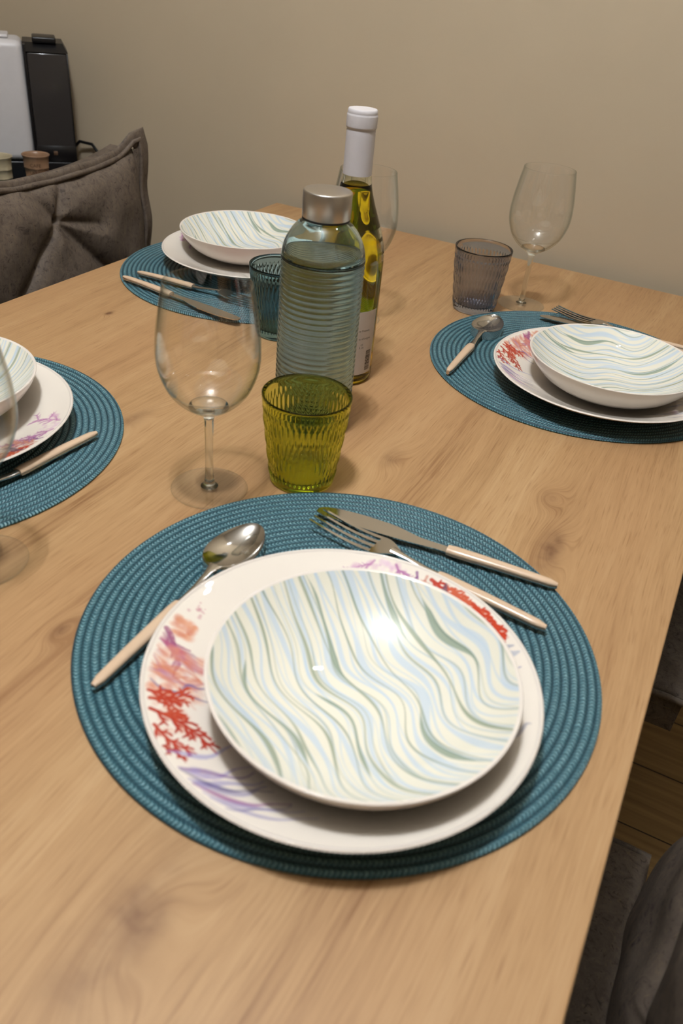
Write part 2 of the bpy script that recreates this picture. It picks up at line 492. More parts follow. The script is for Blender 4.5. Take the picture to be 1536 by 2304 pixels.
def frond(P, rng, p0, p1, w, rgb, bow=.12, nb=7, bl=.010, alpha=.95):
    p0 = np.array(p0); p1 = np.array(p1); d = p1-p0; L = np.hypot(*d); d /= L; nrm = np.array((-d[1], d[0]))
    pts = [p0+d*L*t+nrm*bow*L*math.sin(PI*t) for t in np.linspace(0, 1, 12)]
    P.stroke(pts, [w*(1.15-.65*t) for t in np.linspace(0, 1, 12)], rgb, alpha)
    for k in range(nb):
        t = .12+.86*k/nb; i = int(t*11); b = pts[i]; sd = 1 if k % 2 else -1; td = pts[min(i+1, 11)]-pts[max(i-1, 0)]; a = math.atan2(td[1], td[0])+sd*math.radians(rng.uniform(36, 58))
        l = bl*(1.05-.5*t)*rng.uniform(.8, 1.2); q = [b+l*s_*np.array((math.cos(a-sd*.25*s_), math.sin(a-sd*.25*s_))) for s_ in (0, .35, .7, 1.)]
        P.stroke(q, [w*.75, w*.8, w*.75, w*.45], rgb, alpha)
        for s2, j in ((1, 1), (-1, 2)):
            a2 = a+s2*math.radians(rng.uniform(35, 55)); e = q[j]+l*.42*np.array((math.cos(a2), math.sin(a2)))
            P.stroke([q[j], (q[j]+e)/2, e], [w*.6, w*.7, w*.4], rgb, alpha)

def plate_paint(x, y):
    P = Painter(x, y); rng = random.Random(11)
    RL = (.074, .1255)
    def seaweed(a0, r0, a1, r1, w, rgb, al=.7, bow=0.):
        pts = []; ws = []
        for i in range(13):
            t = i/12; a = a0+(a1-a0)*t+bow*math.sin(t*PI)+1.2*math.sin(t*8+a0); r = r0+(r1-r0)*t
            pts.append(pol(min(r, RL[1]), a)); ws.append(w*(.25+math.sin(PI*min(1, t*1.1+.05))*.9)*(1+.25*math.sin(9*t+r0*900)))
        P.stroke(pts, [max(v, .0002) for v in ws], rgb, al, .0007)
    # ---- first motif: 178 .. 275 degrees
    for k in range(14): P.blob(*pol(rng.uniform(.112, .121), rng.uniform(176, 182)), rng.uniform(.0008, .002), (196, 128, 140), .5)
    for k in range(60): P.blob(*pol(rng.uniform(.109, .1235), rng.uniform(186, 193)), rng.uniform(.0015, .0045), rng.choice([(222, 150, 110), (205, 110, 80), (214, 150, 122)]), .42)
    coral(P, rng, pol(.125, 193), 193+180-40, .030, .0020, (160, 84, 120), .75, 1, 35, RL)
    for k in range(5): seaweed(194+k, .125, 199+k*1.3, .095-.004*k, .0022, rng.choice([(170, 80, 118), (182, 92, 130), (150, 88, 128)]), .55, 3)
    for k in range(150): P.blob(*pol(rng.uniform(.092, .1245), rng.uniform(199, 222)), rng.uniform(.0018, .005), rng.choice([(222, 132, 92), (214, 150, 128), (196, 140, 150), (228, 170, 140), (206, 112, 78)]), .30)
    for k in range(9): seaweed(rng.uniform(199, 216), .125, rng.uniform(202, 224), rng.uniform(.085, .100), .0014, rng.choice([(206, 116, 84), (178, 120, 150), (214, 138, 108)]), .5, rng.uniform(-4, 4))
    seaweed(214, .124, 219, .083, .0012, (84, 78, 140), .8, 3); seaweed(217, .105, 215, .086, .0010, (96, 90, 150), .7, -3)
    for k in range(40): P.blob(*pol(rng.uniform(.104, .1245), rng.uniform(217, 236)), rng.uniform(.0015, .004), (214, 124, 88), .28)
    for (ra, aa, rb, ab, w, c, bw, nb, bl) in ((.1245, 222, .100, 217, .0013, (188, 66, 40), -.1, 7, .012), (.1250, 226, .098, 247, .0014, (178, 50, 30), .10, 10, .012),
                               (.1250, 219, .108, 224, .0012, (184, 58, 36), .1, 6, .010), (.1252, 232, .110, 245, .0012, (184, 58, 38), -.1, 7, .009),
                               (.1252, 240, .119, 247, .0011, (178, 60, 40), .1, 4, .006), (.118, 228, .104, 228, .0012, (190, 70, 44), .1, 5, .008)):
        frond(P, rng, pol(ra, aa), pol(rb, ab), w, c, bw, nb, bl)
    for (a0, a1, w, c, al) in ((243, 246, .0016, (130, 130, 196), .55), (250, 258, .0014, (150, 132, 190), .6), (252, 266, .0018, (140, 132, 186), .6),
                               (255, 270, .0022, (120, 112, 170), .55), (256, 280, .0014, (146, 66, 140), .75), (250, 272, .0012, (70, 62, 116), .6),
                               (258, 284, .0014, (150, 140, 190), .6), (262, 290, .0010, (132, 124, 178), .6), (247, 262, .0015, (120, 78, 150), .7), (265, 280, .0008, (110, 104, 160), .7)):
        seaweed(a0, .125, a1, .082+.0006*(a1-250), w, c, al, 2)
    for k in range(14): P.blob(*pol(rng.uniform(.112, .124), rng.uniform(250, 260)), .003, (156, 146, 196), .22)
    # ---- second motif: 114 .. 10 degrees
    for k in range(60): P.blob(*pol(rng.uniform(.108, .1245), rng.uniform(93, 115)), rng.uniform(.0012, .0040), rng.choice([(216, 170, 200), (206, 150, 186), (230, 200, 216)]), .40)
    coral(P, rng, pol(.1245, 98), 98+180+45, .035, .0011, (176, 108, 160), .8, 2, 40, RL)
    coral(P, rng, pol(.124, 106), 106+180-40, .030, .0009, (186, 120, 168), .75, 2, 40, RL)
    coral(P, rng, pol(.124, 90), 90+180+30, .028, .0012, (140, 84, 140), .85, 2, 40, RL)
    coral(P, rng, pol(.124, 86), 86+180, .028, .0012, (206, 140, 120), .75, 2, 40, RL)
    for k in range(170): P.blob(*pol(rng.uniform(.104, .1245), rng.uniform(47, 83)), rng.uniform(.0012, .0034), rng.choice([(200, 96, 66), (214, 120, 88), (190, 70, 44)]), .38)
    for (aa, ab, ra, rb) in ((84, 72, .123, .112), (80, 66, .116, .122), (76, 62, .124, .110), (70, 57, .115, .123), (66, 52, .1235, .112), (60, 48, .114, .122), (56, 45, .124, .113), (62, 55, .108, .104), (74, 66, .107, .102)):
        frond(P, rng, pol(ra, aa), pol(rb, ab), .0014, rng.choice([(196, 62, 32), (188, 52, 28), (204, 92, 60)]), .1, 8, .009)
    seaweed(78, .125, 80, .09, .0026, (96, 74, 96), .8); seaweed(44, .124, 40, .09, .003, (120, 130, 160), .6)
    seaweed(42, .125, 30, .086, .0035, (150, 160, 182), .6, 4); seaweed(36, .122, 33, .09, .0007, (80, 80, 150), .9)
    seaweed(28, .118, 8, .092, .0040, (150, 162, 180), .6, -4); seaweed(24, .112, 2, .086, .0032, (120, 124, 150), .5, 3); seaweed(12, .123, 4, .112, .0010, (120, 124, 150), .6)
    return P.c

def plate_prof():
    top = spline([(0, .0065), (.055, .0065), (.074, .0072), (.088, .0105), (.105, .0170), (.120, .0228), (.1275, .0256)], 26)
    return top
def make_plate():
    root = empty('dinner_plate', (0, 0, 0))
    body = [(0, .0060), (.06, .0060), (.072, .0060)] # hidden underside core
    n = 220
    under = spline([(.1275, .0256), (.1292, .0268), (.1302, .0262), (.1300, .0250), (.122, .0205), (.106, .0140), (.090, .0070), (.078, .0030), (.072, .0006), (.068, .0004), (.066, .0025), (.03, .0028)], 6)
    rim = lathe('plate_body', [p for p in under]+[(0, .0028)], M['ceramic'], root, 160)
    prof = plate_prof(); rr = np.array([p[0] for p in prof]); zz = np.array([p[1] for p in prof])
    rn = np.concatenate([np.linspace(0, .070, 16), np.linspace(.0705, .1275, 120)])
    polar_top('painted_rim', [(float(r), float(np.interp(r, rr, zz))) for r in rn], 1300, M['paint'], root, plate_paint)
    return root

def bowl_paint(x, y):
    c0 = np.array(s2l((234, 229, 211)))
    rng = np.random.RandomState(5)
    v, u = x, y                                   # lines run along local x
    out = np.tile(c0, (len(x), 1))
    ph = rng.uniform(0, 6.28, 40)
    base = .0044*np.sin(2*PI*v/.092+9*u+.6) + .0012*np.sin(2*PI*v/.055-14*u+1.) + .0030*np.sin(2*PI*v/.17+14*u+2.)
    def line(u0, w, col, alpha, k, edge=None, v0=None, v1=None):
        off = .0018*np.sin(2*PI*v/(.085+.014*(k % 3))+ph[k % 40])+.0007*np.sin(2*PI*v/.055+ph[(k*7) % 40])
        d = u-(u0+base+off)
        ww = w*(.42+.75*np.clip(np.sin(2*PI*v/(.085+.01*(k % 4))+ph[(k*3) % 40])*.5+.5, 0, 1)**1.4)
        if v0 is not None: ww = ww*np.clip((v-v0)/.012, 0, 1)*np.clip((v1-v)/.02, 0, 1)
        cov = np.clip((ww-np.abs(d))/.0006*.5+.5, 0, 1)*alpha
        out[:] = out*(1-cov[:, None])+np.array(s2l(col))*cov[:, None]
        if edge is not None:
            e = np.clip((ww-np.abs(d-ww*.55))/.0012, 0, 1)*np.clip(1-np.abs(d-ww*.7)/(.0007), 0, 1)*alpha*.6
            out[:] = out*(1-e[:, None])+np.array(s2l(edge))*e[:, None]
    k = 0
    u0 = -.118
    while u0 < .118:                              # blues first, broad and pale
        line(u0+rng.uniform(-.001, .001), rng.uniform(.0008, .0030), (198, 212, 223), .8, k); k += 1
        line(u0+.0042+rng.uniform(-.001, .001), rng.uniform(.0004, .0010), (190, 208, 222), .7, k+5); k += 1
        u0 += rng.uniform(.0085, .0115)
    u0 = -.115
    while u0 < .118:
        g = [(152, 162, 137), (138, 153, 131), (164, 172, 148)][rng.randint(3)]
        line(u0+rng.uniform(-.0015, .0015), rng.choice([.0006, .0009, .0012, .0018, .0026]), g, .92, k, (128, 146, 130)); k += 1
        if rng.rand() < .45: line(u0+rng.uniform(.002, .004), rng.uniform(.0004, .0008), (170, 178, 160), .8, k+9)
        u0 += rng.uniform(.0105, .0175)
    for (a, v0, v1) in ((.055, -.10, -.03), (-.02, -.02, .06), (.03, .02, .09), (-.06, -.05, .04), (.075, -.05, .02), (.005, -.095, -.02)):
        line(a, .0022, (148, 163, 144), .9, k, (112, 134, 124), v0, v1); k += 1
    return out

def make_bowl():
    root = empty('pasta_bowl', (0, 0, 0))
    under = spline([(.0985, .0400), (.1003, .0408), (.1012, .0402), (.1008, .0388), (.0980, .0325), (.092, .0240), (.082, .0145), (.068, .0065), (.056, .0018), (.052, .0002), (.049, .0004), (.048, .0018), (.02, .0020)], 6)
    under = [(r*(1-.019*min(1, z/.02)) if z > .003 else r*.88, z) for r, z in under]
    lathe('bowl_body', under+[(0, .0020)], M['ceramic'], root, 160)
    prof = [(r_, .0060+.0340*(r_/.0985)**2.6) for r_ in np.linspace(0, .0985, 120)]
    prof = [(r*.981, z) for r, z in prof]
    rr = np.array([p[0] for p in prof]); zz = np.array([p[1] for p in prof]); L = np.concatenate([[0], np.cumsum(np.hypot(np.diff(rr), np.diff(zz)))])
    Ln = np.linspace(0, L[-1], 190)
    polar_top('painted_inside', [(float(np.interp(l, L, rr)), float(np.interp(l, L, zz))) for l in Ln], 820, M['paint'], root, bowl_paint)
    return root

pl0 = make_plate(); bw0 = make_bowl()
PLZ = T+MT; BZ = PLZ+.0066
PLATES = [((.6920, -1.0655), 0., 'white dinner plate with coral-painted rim nearest the camera, under the wavy bowl'),
          ((.7310, -.4605), -42., 'white dinner plate with red coral on its left rim, at the far right setting'),
          ((.1680, -.3620), 75., 'white dinner plate with pink coral on its rim, at the far left before the chair'),
          ((.2010, -.9720), -81., 'white dinner plate with faint purple sprigs, cut off by the left edge of the photo')]
BOWLS = [((.7095, -1.0755), -35., 'shallow bowl with wavy green and blue stripes, the largest and nearest one'),
         ((.7405, -.4640), 22., 'shallow wavy-striped bowl on the plate at the far right edge of the table'),
         ((.1490, -.3440), -23., 'shallow wavy-striped bowl at the far left behind the steel-capped water bottle'),
         ((.1815, -.9520), 81., 'shallow wavy-striped bowl partly cut off by the left edge of the photo')]
for i, (c, a, lb) in enumerate(PLATES):
    o = pl0 if i == 0 else dup(pl0, (0, 0, 0))
    o.location = (c[0], c[1], PLZ); o.rotation_euler = (0, 0, math.radians(a)); tag(o, lb, 'plate', 'coral-rimmed dinner plates')
for i, (c, a, lb) in enumerate(BOWLS):
    o = bw0 if i == 0 else dup(bw0, (0, 0, 0))
    o.location = (c[0], c[1], BZ+(.0016 if i > 1 else 0)); o.rotation_euler = (0, 0, math.radians(a)); tag(o, lb, 'bowl', 'wavy-striped bowls')

# ------------------------------------------------------------------ cutlery (local +x towards the working end, origin at handle end)
def handle_parts(root, L=.094):
    n = 14
    path = [(L*i/n, 0, .0062+.0006*math.sin(PI*i/n)) for i in range(n+1)]
    rad = []
    for i in range(n+1):
        t = i/n; w = .0036+.0022*t**.8
        if i == 0: w *= .55
        if i == n: w *= .88
        rad.append((w, w*.62))
    V, F = tube_vf(path, rad, 20); fix_normals(mesh_obj('handle', V, F, M['beige'], root), .9)
    # steel strip running along the underside of the handle
    path = [(L*i/n-.0002, 0, .0040+.0004*math.sin(PI*i/n)) for i in range(n+1)]
    rad = [(r[0]*1.02, .0022) for r in rad]
    V, F = tube_vf(path, rad, 16); fix_normals(mesh_obj('handle_strip', V, F, M['steel'], root), .9)
    return path

def make_spoon():
    root = empty('spoon', (0, 0, 0)); handle_parts(root)
    # neck + bowl as one steel part
    x0 = .092
    neck = [(x0, 0, .0060), (x0+.010, 0, .0062), (x0+.024, 0, .0080), (x0+.040, 0, .0105), (x0+.050, 0, .0108)]
    nr = [(.0044, .0024), (.0036, .0020), (.0026, .0017), (.0032, .0013), (.0060, .0008)]
    V, F = tube_vf(neck, nr, 16)
    cx, a, b = x0+.0785, .0335, .0205
    nu, nv = 28, 64; base = len(V)
    def bowlpt(r, th, t):
        ex = a*(1+.0*math.cos(th)); w = b*(1-.16*math.cos(th))   # wider towards the neck side
        x = cx+ex*r*math.cos(th); y = w*r*math.sin(th)
        z = .0112-.0082*(1-r**2)**.8 + .0018*(r*math.cos(th))**2*(1 if math.cos(th) > 0 else .2)
        return (x, y, z-t)
    rings = []
    for (rs, t) in ((np.linspace(.02, 1, nu), 0.), (np.linspace(1.02, .02, nu), .0011)):
        for r in rs:
            rings.append([base+len(rings)*nv+k for k in range(nv)])
            V += [bowlpt(min(r, 1.0) if t == 0 else r*.995, 2*PI*k/nv, t) for k in range(nv)]
    for i in range(len(rings)-1):
        for k in range(nv):
            k2 = (k+1) % nv; F.append((rings[i][k], rings[i+1][k], rings[i+1][k2], rings[i][k2]))
    F.append(tuple(rings[0])); F.append(tuple(reversed(rings[-1])))
    fix_normals(mesh_obj('spoon_bowl', V, F, M['steel'], root), 1.0)
    return root

def flat_shape(outline, zt, thick):
    """extrude closed outline (x,y) with height function zt(x,y)"""
    bm = bmesh.new()
    top = [bm.verts.new((x, y, zt(x, y))) for x, y in outline]
    bot = [bm.verts.new((x, y, zt(x, y)-thick)) for x, y in outline]
    bm.faces.new(top); bm.faces.new(list(reversed(bot)))
    for i in range(len(top)):
        j = (i+1) % len(top); bm.faces.new((top[i], bot[i], bot[j], top[j]))
    bmesh.ops.triangulate(bm, faces=[f for f in bm.faces if len(f.verts) > 4])
    bmesh.ops.recalc_face_normals(bm, faces=bm.faces)
    return bm

def make_knife():
    root = empty('knife', (0, 0, 0)); handle_parts(root)
    x0 = .092; L = .122
    up, lo = [], []
    for i in range(41):
        t = i/40; x = x0+L*t
        # spine nearly straight, edge bellied with a notch near the bolster
        if t < .12: ws = .0045-.0004*t/.12; we = .0040
        else:
            ws = .0048+.0035*math.sin(min(1, (t-.12)/.5)*PI/2)*(1 if t < .7 else math.sqrt(max(0, 1-((t-.7)/.3)**2.6)))
            we = .0040+.0062*math.sin(min(1, max(0, (t-.20))/.30)*PI/2)**1.5
            if t > .62: we *= math.sqrt(max(0, 1-((t-.62)/.38)**1.8))
        if t > .7: up.append((x, ws)); lo.append((x, -we))
        else: up.append((x, ws)); lo.append((x, -we))
    outline = up+list(reversed(lo[:-1])) if abs(up[-1][1]-lo[-1][1]) < 1e-6 else up+list(reversed(lo))
    outline = [outline[0]]+[p for q, p in zip(outline, outline[1:]) if math.dist(p, q) > 1e-5]
    bm = bmesh.new()
    # domed blade: spine line of vertices down the middle
    def zt(x, y): return .0062-.00012*abs(y)/.001
    bm.free(); bm = flat_shape(outline, lambda x, y: .0060, .0012)
    bm_obj('blade', bm, M['steel'], root)
    return root

def make_fork():
    root = empty('fork', (0, 0, 0)); handle_parts(root)
    x0 = .092
    neck = [(x0, 0, .0060), (x0+.012, 0, .0062), (x0+.030, 0, .0085), (x0+.046, 0, .0105)]
    V, F = tube_vf(neck, [(.0044, .0024), (.0034, .0020), (.0026, .0016), (.0042, .0012)], 16)
    def z(x): u = (x-x0-.046)/.076; return .0105-.0055*math.sin(min(1, max(0, u*1.3))*PI*.5)+.0075*max(0, u-.25)**1.3
    def slab(pts):     # pts: list of (x, y0, y1)
        b = len(V)
        for (x, ya, yb) in pts:
            zz = z(x); V.extend([(x, ya, zz), (x, yb, zz), (x, yb, zz-.0014), (x, ya, zz-.0014)])
        for i in range(len(pts)-1):
            for k in range(4):
                k2 = (k+1) % 4; F.append((b+i*4+k, b+i*4+k2, b+i*4+4+k2, b+i*4+4+k))
        F.append((b, b+3, b+2, b+1)); e = b+(len(pts)-1)*4; F.append((e, e+1, e+2, e+3))
    sh = []
    for i in range(9):
        t = i/8; x = x0+.040+.022*t; w = .0036+.0090*math.sin(min(1, t*1.15)*PI/2)**1.2; sh.append((x, -w, w))
    slab(sh)
    for k in range(4):
        y = -.0108+.0072*k; st = []
        for i in range(9):
            t = i/8; w = .0019*(1-.55*t)
            st.append((x0+.061+.062*t, y*(1-.04*t)-w, y*(1-.04*t)+w))
        slab(st)
    fix_normals(mesh_obj('fork_head', V, F, M['steel'], root, True), .5)
    return root

def place(o, e, tip, dz=0., label=None, cat=None, group=None):
    o.location = (e[0], e[1], T+MT+dz); o.rotation_euler = (0, 0, math.atan2(tip[1]-e[1], tip[0]-e[0]))
    tag(o, label, cat, group)
sp = make_spoon(); kn = make_knife(); fk = make_fork()
place(sp, (.551, -1.147), (.549, -.936), 0, 'beige-handled steel spoon left of the nearest plate, partly under its rim', 'spoon', 'beige-handled spoons')
o = dup(sp, (0, 0, 0)); place(o, (.566, -.541), (.556, -.30), 0, 'beige-handled spoon beside the grey tumbler, fully in view on the far right placemat', 'spoon', 'beige-handled spoons')
o = dup(sp, (0, 0, 0)); place(o, (.333, -.894), (.316, -1.1), 0, 'beige-handled spoon whose handle shows on the left-edge placemat', 'spoon', 'beige-handled spoons')
place(kn, (.789, -.870), (.574, -.884), 0, 'steel table knife with beige handle, uppermost beside the nearest plate', 'knife', 'beige-handled knives')
kn.scale = (1, -1, 1) if False else (1, 1, 1)
o = dup(kn, (0, 0, 0)); place(o, (.820, -.262), (.605, -.275), 0, 'knife mostly hidden behind the far right bowl, its tip by the wine glass foot', 'knife', 'beige-handled knives')
o = dup(kn, (0, 0, 0)); place(o, (.070, -.536), (.285, -.566), 0, 'beige-handled knife lowest on the far left placemat, seen through the wine glass', 'knife', 'beige-handled knives')
place(fk, (.795, -.927), (.583, -.900), .0012, 'steel fork with beige handle between the nearest plate and the knife', 'fork', 'beige-handled forks')
o = dup(fk, (0, 0, 0)); place(o, (.828, -.290), (.620, -.243), .0012, 'fork behind the far right bowl with only its tines showing', 'fork', 'beige-handled forks')
o = dup(fk, (0, 0, 0)); place(o, (.073, -.508), (.283, -.500), .0, 'beige-handled fork on the far left placemat, between knife and plate', 'fork', 'beige-handled forks')

# ------------------------------------------------------------------ wine glasses
def make_wineglass():
    root = empty('wine_glass', (0, 0, 0))
    out = spline([(.0028, .0790), (.012, .0815), (.024, .0890), (.0345, .1010), (.0412, .1170), (.0435, .1310), (.0428, .1500), (.0400, .1700), (.0360, .1935)], 8)
    th = .0011
    inn = [(max(r-th*(1 if z > .09 else 1), 0), z+(.0000 if z > .1 else .0016)) for r, z in out]
    prof = out+[(.0357, .1941), (.0352, .1937)]+list(reversed(inn))[1:]
    prof = prof[:-1]+[(0, inn[0][1])]
    prof = [(0, .0790)]+prof
    lathe('bowl', prof, M['wglass'], root, 96)
    st = spline([(.0080, .0034), (.0058, .0050), (.0044, .0100), (.0036, .0200), (.0035, .0450), (.0039, .0650), (.0048, .0740), (.0085, .0785), (.0135, .0818), (.0175, .0845)], 6)
    lathe('stem', [(0, .0030)]+st+[(.0168, .0862), (.0120, .0845), (.0060, .0832), (0, .0830)], M['stem'], root, 48)
    ft = [(0, .0036), (.010, .0034), (.020, .0022), (.030, .0014), (.0342, .0013), (.0350, .0009), (.0346, .0004), (.030, .0003), (.012, .0006), (0, .0010)]
    lathe('foot', ft, M['wglass'], root, 96)
    return root
wg = make_wineglass()
WG = [((.470, -.900), 'empty stemmed wine glass nearest the camera, left of the green tumbler'),
      ((.563, -.2225), 'empty stemmed wine glass at the far right, behind the grey tumbler'),
      ((.388, -.437), 'empty stemmed wine glass mostly hidden behind the wine bottle'),
      ((.385, -1.086), 'empty stemmed wine glass cut off by the left edge, its foot and bowl side showing')]
for i, (c, lb) in enumerate(WG):
    o = wg if i == 0 else dup(wg, (0, 0, 0))
    o.location = (c[0], c[1], T); o.rotation_euler = (0, 0, i*1.3); tag(o, lb, 'wine glass', 'empty wine glasses')

# ------------------------------------------------------------------ faceted tumblers
def make_tumbler(mat):
    root = empty('tumbler', (0, 0, 0))
    N = 44
    def facet(a, z, r):
        u = a/(2*PI)*N; best = np.full(len(a), 9.)
        Lz = .0300
        for row in range(0, 5):
            zc = .0115+row*.0175; sh = .5*(row % 2)
            du = np.abs((u-sh+.5) % 1-.5)*2; dz = abs(z-zc)/(Lz*.5)
            if row == 4: dz = max(0., dz*.55 if z > zc else dz)
            if dz >= 1.6: continue
            best = np.minimum(best, np.maximum(du, (max(0., dz-.25)/.75)*1.0+du*.5))
        h = np.clip(1-best**2, 0, 1)
        fade = np.clip((z-.0085)/.003, 0, 1)*np.clip((.0805-z)/.003, 0, 1)
        return .0006-.00135*h*fade if False else (.0004-.00125*h)*fade
    zs = np.concatenate([np.linspace(.0022, .010, 6), np.linspace(.011, .081, 110), np.linspace(.082, .0885, 5)])
    R = lambda z: float(np.interp(z, [0, .002, .010, .020, .045, .070, .0900], [.0286, .0302, .0318, .0330, .0362, .0390, .0408]))
    out = [(0, .0010), (.018, .0009), (.0265, .0003), (.0285, .0004), (.0296, .0012)]+[(R(z), float(z)) for z in zs]+[(.0407, .0898), (.0400, .0904), (.0391, .0899)]
    inn = [(R(z)-.0027, float(z)) for z in np.linspace(.088, .0125, 30)]
    inn += [(R(.011)-.0030, .0108), (R(.010)-.006, .0092), (.018, .0086), (0, .0084)]
    V, F = lathe_vf(out+inn, 484, False, lambda a, z, r: facet(a, z, r) if r > R(min(z, .09))-.0006 and .009 < z < .081 else np.zeros(len(a)))
    o = mesh_obj('tumbler_body', V, F, mat, root); fix_normals(o)
    o.name = 'glass_body'
    return root
tg = make_tumbler(M['green']); tg.location = (.5313, -.8361, T); tag(tg, 'faceted lime green glass tumbler in front of the water bottle', 'tumbler', 'faceted tumblers')
tgr = make_tumbler(M['grey']); tgr.location = (.5101, -.2892, T); tag(tgr, 'faceted smoky grey glass tumbler by the far right placemat', 'tumbler', 'faceted tumblers')
tt = make_tumbler(M['teal']); tt.location = (.3335, -.5479, T); tag(tt, 'faceted teal glass tumbler half hidden behind the ribbed water bottle', 'tumbler', 'faceted tumblers')

# ------------------------------------------------------------------ ribbed water bottle
def make_water_bottle():
    root = empty('water_bottle', (0, 0, 0), 0, 'ribbed clear glass water bottle with a brushed steel cap', 'bottle')
    out = [(0, .0015), (.030, .0012), (.0345, .0004), (.0375, .0016), (.0390, .0048)]
    z = .0065; p = .0056
    while z < .176:
        for k in range(8):
            zz = z+p*k/8; w = abs(math.sin(PI*k/8)); out.append((.0388+.0014*w**.8, zz))
        z += p
    out += spline([(.0398, .1765), (.0396, .1810), (.0382, .1885), (.0352, .1960), (.0305, .2035), (.0262, .2085), (.0228, .2110), (.0208, .2125), (.0200, .2150), (.0200, .2180)], 5)
    inn = [(.0178, .2180), (.0178, .2140)]+spline([(.0200, .2108), (.0280, .2025), (.0334, .1950), (.0362, .1870), (.0370, .1800)], 5)+[(.0370, .150), (.0370, .100), (.0370, .050), (.0370, .010), (.0355, .0065), (.030, .0050), (0, .0062)]
    b = lathe('bottle_body', out+[(.0190, .2185)]+inn, M['bottle'], root, 96)
    # water fills slightly past the inner wall
    w = [(0, .0061), (.030, .0049), (.0354, .0063), (.0371, .0100), (.0371, .050), (.0371, .100), (.0371, .150), (.0371, .1800), (.0366, .1840), (.0360, .1838), (.030, .1834), (0, .1834)]
    lathe('water', w, M['water'], root, 96)
    lathe('gasket', [(.0195, .2128), (.0222, .2128), (.0224, .2142), (.0222, .2146), (.0195, .2146), (.0195, .2128)], M['gasket'], root, 64, angle=.6)
    cp = [(.0212, .2150), (.0221, .2147), (.0225, .2154), (.0225, .2366), (.0222, .2377), (.0216, .2382), (.0190, .2386), (.0100, .2392), (0, .2394)]
    lathe('cap', [(0, .2196), (.0205, .2196)]+cp, M['cap'], root, 96, angle=.8)
    return root
wb = make_water_bottle(); wb.location = (.4853, -.7347, T)

